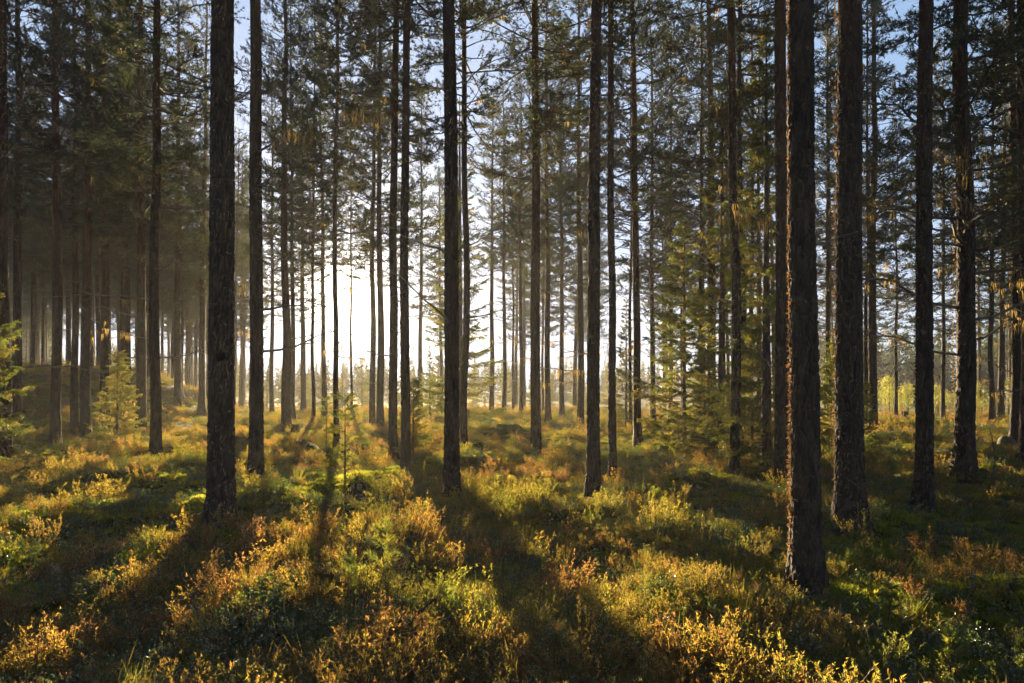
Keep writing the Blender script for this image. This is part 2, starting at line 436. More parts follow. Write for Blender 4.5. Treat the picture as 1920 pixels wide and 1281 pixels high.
def pine_crown(seed, hb, H=20.0, radius=2.3, tw=15.0, gap=0.36):
    r = np.random.default_rng(seed)
    g, gl = Geo(), Geo()
    zs = []
    z = hb
    while z < H - 0.25:
        zs += [z + r.uniform(-0.1, 0.1) for _ in range(r.integers(3, 6))]; z += gap * r.uniform(0.7, 1.3)
    zs = np.array(zs); nb = len(zs)
    t = (zs - hb) / (H - hb)
    L = radius * ((1 - t) ** 0.75 * 0.9 + 0.12) * r.uniform(0.5, 1.2, nb) * (0.65 + 0.35 * sstep(0, 0.2, t))
    az = r.uniform(0, 2 * np.pi, nb)
    pitch = -0.15 + 0.85 * t + r.normal(size=nb) * 0.20
    dirh = np.stack([np.cos(az), np.sin(az), np.zeros(nb)], 1)
    sN = np.linspace(0, 1, 6)
    wob = r.normal(size=(nb, 3)) * 0.13
    def bpos(i, s):
        h = dirh[i] * (L[i] * np.cos(pitch[i]) * s)[:, None]
        zz = L[i] * (np.sin(pitch[i]) * s + 0.16 * s * s)
        p = h + np.stack([0 * zz, 0 * zz, zs[i] + zz], 1)
        return p + wob[i] * np.sin(s * np.pi)[:, None] * L[i][:, None]
    I = np.repeat(np.arange(nb), 6); S = np.tile(sN, nb)
    BP = bpos(I, S).reshape(nb, 6, 3)
    BR = (0.007 + 0.008 * L[:, None]) * (1 - 0.85 * sN[None])
    tubes(g, BP, BR, 4, mat=1)
    # side twigs
    cnt = np.maximum((L * tw).astype(int), 3)
    I = np.repeat(np.arange(nb), cnt)
    S = r.uniform(0.22, 1.0, len(I)) ** 0.8
    P0 = bpos(I, S)
    bd = unit(bpos(I, np.minimum(S + 0.05, 1.05)) - P0)
    lat = unit(np.cross(bd, np.array([0, 0, 1.0]))) * np.where(r.uniform(size=len(I)) < 0.5, -1, 1)[:, None]
    td = unit(bd * r.uniform(0.2, 1.0, (len(I), 1)) + lat * r.uniform(0.2, 1.0, (len(I), 1)) + np.array([0, 0, 1.0]) * r.uniform(-0.25, 0.6, (len(I), 1)))
    TL = r.uniform(0.18, 0.50, len(I)) * (1.1 - 0.4 * S)
    P1 = P0 + td * TL[:, None] * 0.5; P2 = P0 + td * TL[:, None] + np.array([0, 0, 0.05])
    tubes(g, np.stack([P0, P1, P2], 1), np.tile([0.0065, 0.005, 0.003], (len(I), 1)), 3, mat=1)
    live = r.uniform(size=len(I)) < (0.30 + 0.70 * sstep(0.0, 0.13, t[I] + 0.05))
    base_t = r.uniform(0, 1, nb)
    for fr in (0.3, 0.55, 0.78, 1.0):
        k = live & (r.uniform(size=len(I)) < (0.75 if fr < 1 else 1.0))
        P = P0 + td * (TL * fr)[:, None]
        needles(g, P[k], td[k] + [0, 0, 0.25], 13, 0.080, 0.013, 0.7, r, np.clip(0.55 * base_t[I][k] + 0.45 * r.uniform(size=k.sum()), 0, 1), 0)
    low = (t[I] < 0.55) & (r.uniform(size=len(I)) < 0.035 * (1 - t[I] / 0.6))
    beard(gl, P1[low], r, 0.17, 5)
    return g.mesh('pine_crown', [M_PINE, M_TWIG]), gl.mesh('crown_lichen', [M_BEARD])

def dead_branch(seed, L, pitch, lichen):
    r = np.random.default_rng(seed)
    g, gl = Geo(), Geo()
    s = np.linspace(0, 1, 7)
    pts = np.stack([L * s * math.cos(pitch), L * 0.10 * np.sin(s * 3 + r.uniform(0, 3)) * s, L * (math.sin(pitch) * s + r.uniform(-0.12, 0.22) * s * s)], 1)
    pts[1:] += r.normal(size=(6, 3)) * 0.018 * L
    tubes(g, pts[None], (0.006 + 0.009 * L) * (1 - 0.8 * s)[None], 5)
    k = int(5 * L) + 1
    i = r.uniform(1.5, 5.9, k); a = i.astype(int); fr = (i - a)[:, None]
    p0 = pts[a] * (1 - fr) + pts[np.minimum(a + 1, 6)] * fr
    d = unit(np.stack([r.uniform(0.3, 1, k), r.uniform(-1, 1, k), r.uniform(-0.5, 0.5, k)], 1))
    tl = r.uniform(0.12, 0.38, k)[:, None] * L
    p1 = p0 + d * tl * 0.5 + r.normal(size=(k, 3)) * 0.02; p2 = p0 + d * tl + r.normal(size=(k, 3)) * 0.03 * L
    tubes(g, np.stack([p0, p1, p2], 1), np.tile([0.006, 0.004, 0.002], (k, 1)) * (0.6 + 0.4 * L), 3)
    me_l = None
    if lichen:
        P = np.concatenate([pts[2:], p1, p2])
        beard(gl, P[r.uniform(size=len(P)) < 0.7], r, 0.20, 6)
        me_l = gl.mesh('branch_lichen', [M_BEARD])
    return g.mesh('dead_branch', [M_DEAD]), me_l

CROWNS = {}
for key, args in {'a': (101, 5.8), 'b': (102, 6.4), 'c': (103, 7.6), 'd': (104, 9.0), 'e': (105, 4.8), 'f': (106, 4.0)}.items():
    CROWNS[key] = pine_crown(*args)
BRANCHES = [dead_branch(200 + i, L, p, li) for i, (L, p, li) in enumerate(
    [(0.5, 0.1, False), (0.8, 0.25, False), (1.1, -0.1, True), (1.4, 0.2, True), (1.0, 0.35, False), (1.7, 0.05, True), (0.35, 0.3, False), (2.3, 0.28, True)])]

def trunk_mesh(name, r0, H, near, seed, mat, flare=0.52, fissure=0.014):
    r = np.random.default_rng(seed)
    if near:
        ns = 88 if near == 2 else 56
        zz = np.concatenate([np.linspace(-0.25, 7.0, 330 if near == 2 else 200), np.linspace(7.0, H, 30)[1:]])
    else:
        ns = 9
        zz = np.concatenate([[-0.25, 0.0, 0.15, 0.4], np.linspace(1.0, H, 22)])
    th = np.arange(ns) * 2 * np.pi / ns
    Z, T = np.meshgrid(zz, th, indexing='ij')
    zc = np.maximum(Z, 0)
    R = r0 * (1 - 0.93 * (zc / H) ** 1.15 * 0.9) * (1 + flare * np.exp(-zc / 0.28) * (1 + 0.45 * np.sin(3 * T + seed) + 0.25 * np.sin(5 * T + 2 * seed)))
    R = np.maximum(R, 0.012)
    sx = (fbm(zz / 3.5, zz * 0 + seed, 5, 2) - 0.5) * 0.15 * np.minimum(zz.clip(0) / 2, 1); sy = (fbm(zz / 3.5, zz * 0 - seed, 9, 2) - 0.5) * 0.15 * np.minimum(zz.clip(0) / 2, 1)
    if near == 2: sx, sy = sx * 0.35, sy * 0.35
    if near:
        cells = max(8, int(round(2 * np.pi * r0 / 0.046)))
        u = T / (2 * np.pi) * cells + 1.2 * (fbm(T * 0 + Z / 0.25, Z * 0 + 4, seed, 2) - 0.5)
        v = Z / 0.105 + 0.5 * (fbm(u / 1.5, Z / 0.3, seed + 3, 2) - 0.5)
        f1, e = worley(u, v, seed, cells)
        plate = sstep(0.0, 0.28, e)
        cellv = hash2(np.mod(np.floor(u), cells), np.floor(v), seed + 9)
        rough = fbm(u * 2.3, v * 5.0, seed + 21, 3)
        age = 1 - 0.55 * sstep(3.0, 8.0, Z)
        R = R + fissure * age * (plate * (0.7 + 0.5 * cellv) - 0.8 + 0.9 * (rough - 0.5))
    else:
        R = R * (1 + 0.10 * (fbm(T * 2.0, Z * 1.3, seed, 2) - 0.5))
    V = np.stack([R * np.cos(T) + sx[:, None], R * np.sin(T) + sy[:, None], Z], -1)
    m_ = len(zz)
    ii, jj = np.meshgrid(np.arange(m_ - 1), np.arange(ns), indexing='ij')
    a = ii * ns + jj; b = ii * ns + (jj + 1) % ns
    f = np.concatenate([np.stack([a, b, b + ns], -1).reshape(-1, 3), np.stack([a, b + ns, a + ns], -1).reshape(-1, 3)])
    g = Geo(); g.add(V, f)
    return g.mesh(name, [mat], True)

def flake_mesh(r0, H, seed):
    """Loose papery flakes of bark and lichen standing off the edge of a trunk."""
    r = np.random.default_rng(seed)
    g = Geo(); n = 1100 if seed == 50 else 350
    z = r.uniform(0.3, 7.5, n); a = r.normal(2.80, 0.20, n)
    rr = r0 * (1 - 0.8 * (z / H) ** 1.15) * 1.02
    P = np.stack([rr * np.cos(a), rr * np.sin(a), z], 1)
    D = np.stack([np.cos(a), np.sin(a), r.uniform(-1.5, 1.2, n)], 1) + 0.5 * r.normal(size=(n, 3))
    leaves(g, P, D, 0.035, 0.024, r)
    return g.mesh('bark_flakes', [M_FLAKE])
M_FLAKE = leaf_mat('bark_flake', [(0.0, (0.12, 0.07, 0.04)), (1.0, (0.22, 0.14, 0.09))], 1.5, 0.35, 0.03)

def make_pine(X, Y, Z, diam, lean, crown, s, label, group=None, near=0, nbranch=0, bspan=(1.6, 7.0), long=False, seed=0, beard_on=True):
    r = np.random.default_rng(1000 + seed)
    H = 20.0 * s
    root = link('pine_tree', None, loc=(X, Y, Z), rot=(0, lean, 0))
    root.empty_display_size = 0.3
    tag(root, label, 'tree', group)
    link('trunk', trunk_mesh('pine_trunk', diam / 2, H, near, seed + 1, M_BARK), root)
    cm, cl = CROWNS[crown]
    rz = r.uniform(0, 6.28)
    tag(link('crown', cm, root, rot=(0, 0, rz), scale=s))
    if beard_on:
        tag(link('beard_lichen', cl, root, rot=(0, 0, rz), scale=s), kind='stuff')
    for k in range(nbranch):
        i = int(r.choice([0, 1, 4, 6])) if near == 2 else int(r.choice([0, 1, 2, 3, 4, 5, 6])) if not long else int(r.choice([2, 3, 5, 7, 7]))
        bm, bl = BRANCHES[i]
        z = bspan[0] + (bspan[1] - bspan[0]) * (k + r.uniform(0.1, 0.9)) / nbranch
        a = r.uniform(0, 6.28)
        if r.uniform() < 0.6: a = (0 if r.uniform() < 0.5 else math.pi) + r.normal() * 0.5     # both sides
        rr = diam / 2 * 0.8
        sc = r.uniform(0.7, 1.15)
        br = link('dead_branch', bm, root, (rr * math.cos(a) * 0.8, rr * math.sin(a) * 0.8, z), (0, 0, a), sc)
        if bl is not None and (long or r.uniform() < 0.35):
            tag(link('beard_lichen', bl, br), kind='stuff')
    return root

# x and y of the foot, width and x at the picture's top edge in the photograph's pixels, crown, height, dead branches, label
TREES = [
 (1512, 1105, 57, 1506, 'd', 1.05, 2, 'thickest dark pine nearest the camera, golden bark flakes down its left edge'),
 (1592, 988, 54, 1591, 'd', 1.05, 2, 'broad dark pine just right of the nearest trunk, roots flaring at its foot'),
 (415, 990, 52, 420, 'd', 1.05, 4, 'stout dark pine alone in the left foreground, throwing the broadest shadow'),
 (848, 941, 31, 842, 'd', 1.0, 4, 'straight dark pine left of centre with grey fissured bark at its foot'),
 (1113, 943, 27, 1117, 'd', 1.0, 4, 'dark pine right of centre with rusty sprigs round its foot'),
 (1151, 915, 16, 1140, 'c', 0.95, 1, 'slim pine bent near its foot, close to the right of a thicker dark trunk'),
 (1732, 958, 33, 1738, 'd', 1.0, 3, 'straight dark pine with a pale grey foot in the mossy right clearing'),
 (1807, 910, 36, 1805, 'f', 0.95, 13, 'gnarled pine with long mossy dead branches and a golden left edge'),
 (480, 908, 28, 481, 'd', 1.0, 5, 'reddish pine on a mossy mound, next right of the stout foreground trunk'),
 (1466, 929, 29, 1462, 'd', 1.0, 4, 'shadowed pine almost hidden against the left side of the nearest trunk'),
 (1377, 907, 20, 1376, 'c', 1.0, 0, 'straight dark pine in front of the sunlit young spruces'),
 (1390, 872, 12, 1389, 'b', 0.95, 0, 'narrow trunk half hidden behind the dark pine before the young spruces'),
 (760, 903, 19, 760, 'c', 0.95, 2, 'slim straight pine with a small spruce crowding its foot'),
 (737, 866, 18, 742, 'b', 0.95, 6, 'slim pine just behind and left of the one with a small spruce at its foot'),
 (871, 866, 15, 872, 'c', 0.95, 3, 'slender pine close behind the grey footed pine, dark spruce boughs beside it'),
 (1004, 852, 21, 1005, 'b', 1.0, 7, 'straight pine in the middle of the sunny glade with a few broken branches'),
 (293, 866, 21, 295, 'a', 0.95, 14, 'reddish pine with lichen hung dead branches beside the bright little spruce'),
 (632, 838, 10, 632, 'b', 0.9, 6, 'thin pine standing right in front of the low sun'),
 (1197, 845, 14, 1184, 'a', 1.0, 13, 'leaning pine with stubby dead branches at the right of the sunny glade'),
 (1224, 797, 10, 1220, 'a', 0.95, 5, 'pale misty pine with a stone at its foot at the back of the glade'),
 (4, 880, 32, 6, 'd', 1.0, 2, 'dark pine cut off by the left edge of the picture'),
 (34, 810, 16, 34, 'a', 1.0, 6, 'dark pine behind the spruce boughs at the left edge'),
 (105, 845, 17, 107, 'b', 1.0, 5, 'dark pine standing clear between the left edge spruce and the bright little spruce'),
 (140, 815, 12, 140, 'a', 0.95, 5, 'thinner of two close dark pines in the left forest'),
 (161, 831, 17, 163, 'b', 1.0, 5, 'thicker of two close dark pines in the left forest'),
 (196, 806, 16, 197, 'a', 1.0, 5, 'dim pine rising just behind the top of the bright little spruce'),
 (240, 800, 14, 238, 'b', 0.95, 4, 'hazy brown pine just right of the top of the bright little spruce'),
 (265, 812, 17, 264, 'a', 0.95, 4, 'hazy brown pine close to the left of the lichen hung pine'),
 (333, 797, 13, 336, 'e', 0.95, 8, 'sunlit brown pine close to the right of the lichen hung pine'),
 (378, 794, 12, 388, 'a', 0.95, 5, 'hazy pine just left of the stout foreground trunk'),
 (510, 780, 8, 511, 'a', 0.95, 6, 'slim misty pine between the mossy mound pine and the branchy pine left of the sun'),
 (537, 806, 16, 533, 'b', 0.95, 10, 'branchy brown pine left of the sun with long thin dead twigs'),
 (549, 792, 9, 546, 'a', 0.95, 2, 'thin pine pressed close behind the branchy pine left of the sun'),
 (569, 776, 10, 567, 'a', 0.95, 4, 'glowing misty pine next right of the branchy pine left of the sun'),
 (588, 797, 7, 589, 'a', 0.9, 3, 'very thin dark pine close to the left of the sun'),
 (609, 790, 9, 600, 'b', 0.95, 3, 'sun washed pine just left of the sun, its long shadow running forward'),
 (659, 780, 5, 659, 'a', 0.85, 3, 'thread thin glowing pine just right of the sun'),
 (698, 799, 11, 702, 'a', 0.95, 8, 'left one of two brown pines standing together right of the sun'),
 (713, 807, 13, 712, 'b', 0.95, 8, 'right one of two brown pines standing together right of the sun'),
 (788, 776, 8, 790, 'a', 0.95, 5, 'faint misty pine seen through the gap right of the slim straight pine'),
 (922, 775, 9, 925, 'e', 0.95, 6, 'misty pine just right of the tall spruce'),
 (945, 778, 8, 944, 'a', 0.95, 6, 'misty grey pine left of two thinner ones behind the glade'),
 (962, 772, 5, 962, 'a', 0.85, 4, 'thinnest misty pine in the row behind the glade'),
 (977, 780, 8, 977, 'b', 0.95, 6, 'misty pine just left of the straight pine in the middle of the glade'),
 (1018, 776, 5, 1019, 'a', 0.85, 4, 'faint thin pine just behind the right side of the straight glade pine'),
 (1028, 799, 11, 1025, 'b', 0.95, 7, 'warm brown misty pine next right of the straight glade pine'),
 (1054, 787, 9, 1052, 'e', 0.95, 7, 'brown misty pine midway between the straight glade pine and the rusty footed pine'),
 (1088, 802, 12, 1085, 'a', 1.0, 8, 'grey brown misty pine just left of the rusty footed pine'),
 (1183, 806, 6, 1182, 'a', 0.9, 4, 'thin pine hidden close behind the leaning glade pine'),
 (1257, 790, 8, 1256, 'e', 0.95, 5, 'thin pine rising behind the left side of the sunlit young spruces'),
 (1316, 805, 9, 1315, 'e', 0.95, 4, 'thin dark pine rising behind the middle of the sunlit young spruces'),
 (1334, 815, 17, 1332, 'a', 1.0, 4, 'reddish pine rising behind the sunlit young spruces'),
 (1409, 800, 9, 1410, 'a', 0.95, 5, 'thin pine between the dark spruce and the trunk before the young spruces'),
 (1555, 800, 10, 1553, 'a', 0.95, 5, 'reddish thin pine seen in the gap between the two thickest trunks'),
 (1637, 815, 15, 1637, 'e', 1.0, 10, 'smooth reddish pine right of the two thickest trunks, beside the open mist'),
 (1625, 808, 7, 1626, 'a', 0.95, 3, 'thin pine touching the left side of the smooth reddish pine'),
 (1901, 850, 16, 1900, 'e', 0.95, 9, 'sunlit pine standing just inside the right edge, mossy stone at its foot'),
 (1921, 874, 22, 1922, 'f', 0.95, 5, 'dark pine cut off by the right edge of the picture'),
 (1768, 790, 7, 1769, 'e', 0.9, 6, 'thin far pine between the grey footed pine and the gnarled pine'),
 (1860, 795, 9, 1862, 'e', 0.95, 8, 'far pine behind the long branches of the gnarled pine'),
 (1680, 782, 6, 1682, 'e', 0.8, 5, 'thin far pine standing in the open mist beside the distant forest'),
]
LIT = []
for xp, yb, h in ((220, 853, 0.3), (220, 853, 1.4), (205, 853, 2.1), (330, 890, 0), (250, 900, 0), (180, 930, 0), (120, 960, 0), (60, 990, 0), (300, 960, 0),
                  (1790, 905, 0.5), (1790, 905, 2.2), (1790, 905, 3.6), (1890, 852, 1.0), (1890, 852, 3.0), (1690, 880, 0), (1650, 860, 0), (1290, 852, 0.5), (1290, 852, 2.0), (1340, 865, 3.5),
                  (1250, 880, 0), (1420, 940, 0), (1850, 880, 0), (1700, 1150, 0), (1850, 1150, 0), (1100, 860, 0), (1000, 900, 0),
                  (600, 1000, 0), (700, 1100, 0.3), (900, 1150, 0), (500, 1200, 0), (800, 1000, 0), (750, 1260, 0), (450, 1150, 0), (250, 1100, 0), (650, 900, 0), (560, 860, 0),
                  (740, 930, 0), (950, 1000, 0), (1250, 1020, 0), (400, 1240, 0), (120, 1150, 0), (820, 870, 0)):
    x0, y0, z0 = ground_pos(xp, yb); LIT.append((x0, y0, z0 + h))
LIT += [(0.0, 0.0, EYE), (-0.5, 0.0, EYE), (0.5, 0.0, EYE)]
SH = Vector((SUN.x, SUN.y)); SLOPE = SUN.z / SH.length; SH.normalize()
def shades(X, Y, base, trunk=True):
    for x0, y0, z0 in LIT:
        a = (X - x0) * SH.x + (Y - y0) * SH.y
        if a <= 0.5: continue
        lat = abs((X - x0) * SH.y - (Y - y0) * SH.x)
        zr = z0 + a * SLOPE
        if (trunk and lat < 0.45) or (lat < 1.4 and zr > base - 0.7): return True
    return False

CROWN_BASE = {'a': 5.8, 'b': 6.4, 'c': 7.6, 'd': 9.0, 'e': 4.8, 'f': 4.0}
for k, (xb, yb, w, xt, cr, s, nb, label) in enumerate(TREES):
    X, d, Z = ground_pos(xb, yb)
    Xt = (xt - CX) / F_PX * d
    if cr != 'f' and (560 < xb < 1120 or xb < 430):
        for c2 in (cr, 'a', 'b', 'c', 'd'):
            if CROWN_BASE[c2] >= CROWN_BASE[cr] and not shades(X, d, CROWN_BASE[c2] * s, False):
                break
        cr = c2
    ht = (HORIZON) / F_PX * d + EYE
    near = 2 if d < 9.5 else (1 if d < 16 else 0)
    diam = w / F_PX * d * (0.92 if near else 1.06)
    span = (1.3, 4.6) if cr == 'f' else (1.5, 8.0)
    if d < 12: span = (1.8, 5.5)
    if 'branchy' in label: span = (1.5, 9)
    root = make_pine(X, d, Z - 0.03, diam, math.atan2(Xt - X, ht), cr, s, label, near=near, nbranch=nb, bspan=span,
                     long='gnarled' in label, seed=k, beard_on=True)
    if k in (0, 1, 6, 7):
        tag(link('loose_bark', flake_mesh(diam / 2, 20 * s, 50 + k), root), kind='stuff')

# the crowd of pines deep in the forest on the left, and the wall of pines behind the right side
placed = [(o.location.x, o.location.y) for o in COL.objects if o.name.startswith('pine_tree')]
GAPS = {'left': [(22, 'at the left edge of the picture'), (98, 'right of the left edge spruce'), (180, 'beside the two close dark pines on the left'),
                 (283, 'behind the bright little spruce'), (392, 'left of the stout foreground trunk'), (9999, 'just right of the stout foreground trunk')],
        'right': [(1368, 'behind the sunlit young spruces'), (1475, 'between the young spruces and the nearest trunk'), (1620, 'between the two thickest trunks'),
                  (1718, 'left of the grey footed pine'), (1790, 'between the grey footed and gnarled pines'), (1895, 'behind the gnarled pine branches'), (9999, 'at the right edge of the picture')],
        'glow': [(505, 'right of the reddish mound pine'), (9999, 'behind the branchy pine left of the sun')],
        'sun': [(840, 'left of the fissured central trunk'), (9999, 'right of the fissured central trunk')],
        'glade': [(1000, 'left of the straight glade pine'), (1100, 'right of the straight glade pine'), (9999, 'right of the rusty footed pine')]}
def gap(kind, px):
    return next(t for lim, t in GAPS[kind] if px < lim)

def crowd(n, az0, az1, d0, d1, label, group, seed, minsep, crowns):
    r = np.random.default_rng(seed); k = 0; tries = 0
    while k < n and tries < 4000:
        tries += 1
        d = math.sqrt(r.uniform(d0 * d0, d1 * d1)); px = r.uniform(az0, az1)
        X = (px - CX) / F_PX * d
        if any((X - a) ** 2 + (d - b) ** 2 < minsep ** 2 for a, b in placed): continue
        if shades(X, d, 4.9) or (label[2] == 'right' and 1642 < px < 1716): continue
        placed.append((X, d))
        dm = r.uniform(0.20, 0.36)
        lab = ('%s %s %s, %s' % ('thin' if dm < 0.27 else 'sturdy', label[0], 'midway back' if d < label[1] else 'far back', gap(label[2], px)))
        make_pine(X, d, float(terrain(X, d)) - 0.03, dm, r.normal() * 0.012, crowns[int(r.integers(len(crowns)))], r.uniform(0.78, 1.08), lab, group,
                  nbranch=4 if d < 45 else 0, seed=2000 + seed * 100 + k, beard_on=d < 45)
        k += 1
crowd(95, -70, 405, 24, 86, ('dim pine', 52, 'left'), 'pines deep in the dark left forest', 1, 1.7, 'aebecb')
crowd(22, 1240, 1960, 30, 62, ('background pine', 45, 'right'), 'pines far behind the right trunks', 2, 2.6, 'eef')
crowd(9, 430, 560, 48, 60, ('pale glowing pine', 54, 'glow'), 'pines in the glow left of the sun', 3, 2.0, 'ab')
crowd(14, 700, 905, 40, 57, ('pale misty pine', 48, 'sun'), 'pines in the mist right of the sun', 5, 2.0, 'eab')
crowd(9, 880, 1130, 44, 58, ('pale misty pine', 51, 'glade'), 'pines in the mist behind the glade', 4, 2.4, 'ab')

# the same forest goes on beside and behind the camera: one mass of pines, outside the picture
def surrounding_forest():
    g = Geo(); zs = np.linspace(-0.2, 20, 8)
    tubes(g, np.stack([0 * zs, 0 * zs, zs], 1)[None], (0.15 * (1 - zs.clip(0) / 21))[None], 7)
    tm = g.mesh('pine_trunk_far', [M_BARK], True)
    r = np.random.default_rng(77); P = []
    while len(P) < 190:
        d = math.sqrt(r.uniform(25, 62 * 62)); a = math.radians(r.uniform(43, 317))
        x, y = d * math.sin(a), d * math.cos(a)
        if math.hypot(x, y) < 4 or any((x - p[0]) ** 2 + (y - p[1]) ** 2 < 4 for p in P): continue
        P.append((x, y, float(terrain(x, y))))
    P = np.array(P)
    for nm, me in (('crowns', CROWNS['b'][0]), ('trunks', tm)):
        scatter('surrounding_forest', 'pine forest going on beside and behind the camera', 'forest', P, np.ones(len(P)), np.full(len(P), 0.5), [bpy.data.objects.new('pine_' + nm, me)], 78, 0.01)
surrounding_forest()

# ------------------------------------------------------------------ spruces
def spruce(seed, H, base_r, gap=0.20, hb=0.15, dens=1.0, lichen=0.1):
    r = np.random.default_rng(seed)
    g, gl = Geo(), Geo()
    nk, nl, nw = (10, 0.036, 0.010) if H < 1.8 else (10, 0.034, 0.012) if H < 3 else (8, 0.055, 0.018)
    zs, z = [], hb
    while z < H - 0.08:
        zs += [z + r.uniform(-0.05, 0.05) for _ in range(r.integers(4, 7))]; z += gap * r.uniform(0.7, 1.3) * (0.7 + 0.3 * H / 5)
    zs = np.array(zs); nb = len(zs); t = zs / H
    L = base_r * ((1 - t) ** 0.8) * r.uniform(0.65, 1.15, nb) + 0.06
    az = r.uniform(0, 2 * np.pi, nb)
    dh = np.stack([np.cos(az), np.sin(az), np.zeros(nb)], 1)
    droop = (0.28 * (1 - t) - 0.55 * t) + r.normal(size=nb) * 0.08
    def bpos(i, s):
        p = dh[i] * (L[i] * s)[:, None]
        zz = zs[i] - L[i] * droop[i] * s + L[i] * 0.22 * s ** 2.2
        return p + np.stack([0 * zz, 0 * zz, zz], 1)
    sN = np.linspace(0, 1, 5)
    I = np.repeat(np.arange(nb), 5); S = np.tile(sN, nb)
    tubes(g, bpos(I, S).reshape(nb, 5, 3), (0.003 + 0.006 * L[:, None]) * (1 - 0.8 * sN[None]), 3, mat=1)
    cnt = np.maximum((L * 24 * dens).astype(int), 3)
    I = np.repeat(np.arange(nb), cnt); S = r.uniform(0.12, 1.0, len(I)) ** 0.85
    P0 = bpos(I, S); bd = unit(bpos(I, S + 0.05) - P0)
    side = np.where(r.uniform(size=len(I)) < 0.5, -1, 1)[:, None]
    lat = unit(np.cross(bd, np.array([0, 0, 1.0]))) * side
    td = unit(bd * 0.85 + lat * r.uniform(0.4, 1.0, (len(I), 1)) + np.array([0, 0, 1.0]) * r.uniform(-0.55, 0.12, (len(I), 1)))
    TL = (0.10 + 0.22 * L[I] * (1.05 - S)) * r.uniform(0.7, 1.3, len(I))
    bt = r.uniform(0, 1, nb)
    kk = 5
    fr = np.linspace(0.1, 1.0, kk)
    P = P0[:, None] + td[:, None] * (TL[:, None] * fr[None])[..., None]
    P[..., 2] -= (TL[:, None] * fr ** 2 * 0.15)
    D = np.repeat(td[:, None], kk, 1)
    tt = np.repeat(np.clip(0.5 * bt[I] + 0.5 * r.uniform(size=len(I)), 0, 1), kk)
    needles(g, P.reshape(-1, 3), D.reshape(-1, 3), nk, nl, nw, 0.75, r, tt, 0)
    # needles along the bough itself
    I2 = np.repeat(np.arange(nb), 8); S2 = r.uniform(0.3, 1.0, len(I2))
    Pb = bpos(I2, S2); needles(g, Pb, unit(bpos(I2, S2 + 0.05) - Pb), nk, nl, nw, 0.8, r, bt[I2], 0)
    top = np.stack([np.zeros(10), np.zeros(10), np.linspace(H - 0.35, H, 10)], 1)
    needles(g, top, np.tile([0, 0, 1.0], (10, 1)), 8, 0.03, 0.009, 0.7, r)
    k = r.uniform(size=len(I)) < lichen
    beard(gl, P0[k], r, 0.16, 4)
    tz = np.linspace(-0.15, H, 14)
    gt = Geo(); tubes(gt, np.stack([0 * tz, 0 * tz, tz], 1)[None], ((0.006 + 0.012 * H) * (1 - 0.9 * tz.clip(0) / H) * (0.8 if H < 1.8 else 1)).clip(0.004)[None], 7)
    return (g.mesh('spruce_boughs', [M_SPRUCE, M_TWIG]), gl.mesh('spruce_lichen', [M_BEARD]), gt.mesh('spruce_stem', [M_SBARK], True), H)

SPR = {'young': spruce(301, 2.5, 0.62, 0.13), 'mid': spruce(302, 6.0, 1.35, 0.19, 0.2, 0.8), 'tall': spruce(303, 12.5, 1.7, 0.26, 0.8, 0.75, 0.05),
       'wide': spruce(304, 5.0, 1.5, 0.18, 0.2, 0.9), 'thin': spruce(305, 1.6, 0.42, 0.20, 0.35, 0.55, 0.0), 'slim': spruce(306, 7.5, 0.95, 0.20, 0.3, 0.75)}

def put_spruce(kind, xb, yb, h, label, group=None, d=None, seed=0):
    X, dd, Z = ground_pos(xb, yb)
    if d: dd = d; X = (xb - CX) / F_PX * d; Z = float(terrain(X, d))
    b, li, st, H = SPR[kind]
    root = link('spruce_tree', None, loc=(X, dd, Z - 0.02), rot=(0, 0, seed * 1.7), scale=h / H)
    tag(root, label, 'tree', group)
    link('trunk', st, root); link('crown', b, root)
    tag(link('beard_lichen', li, root), kind='stuff')
    return root
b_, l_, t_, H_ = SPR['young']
b_ = b_.copy(); b_.name = 'young_spruce_boughs'; b_.materials[0] = leaf_mat('sun_brightened_spruce_needles', [(0.0, (0.06, 0.085, 0.022)), (0.6, (0.10, 0.115, 0.033)), (1.0, (0.20, 0.155, 0.06))], 1.9, 0.5)  # sunlight on the little left spruce painted in as a brighter needle colour
SPR['pale'] = (b_, l_, t_, H_)  # the young spruce again, with the sunlight put into its needle colour
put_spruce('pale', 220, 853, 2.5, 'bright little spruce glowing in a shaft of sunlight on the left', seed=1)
put_spruce('wide', -66, 905, 4.2, 'spruce reaching green boughs in from the left edge of the picture', seed=2)
put_spruce('tall', 862, 806, 12.5, 'tall dark spruce behind the grey footed pine, boughs spreading low', seed=3)
put_spruce('young', 775, 868, 1.75, 'small dark spruce crowding the foot of a slim straight pine', seed=4)
put_spruce('mid', 1283, 852, 5.6, 'sunlit young spruce with open layered boughs at the edge of the glade', seed=5)
put_spruce('slim', 1354, 868, 8.2, 'slender young spruce just left of the dark pine, green in the sun', seed=6)
put_spruce('slim', 1437, 886, 7.4, 'dark young spruce in the shade between two dark trunks', seed=7)
put_spruce('young', 1410, 890, 2.4, 'low spruce bush in shade behind the straight dark pine', seed=8)
put_spruce('young', 1322, 862, 2.4, 'low sunlit spruce bush under the young spruces', seed=9)
put_spruce('young', 1572, 885, 2.6, 'spruce peeping out between the two thickest trunks', seed=10)
put_spruce('young', 1618, 870, 1.7, 'low spruce showing right of the second thickest trunk', seed=11)
put_spruce('thin', 647, 918, 1.3, 'thin spindly spruce sapling in front of the sun glow', seed=12)
put_spruce('thin', 612, 842, 1.4, 'tiny spruce sapling left of the thin pine under the sun', seed=13)
put_spruce('slim', 1174, 806, 5.0, 'thin wispy spruce in the mist left of the leaning pine', seed=14)
put_spruce('slim', 806, 790, 3.4, 'misty young spruce with thin boughs left of the tall dark spruce', seed=15)
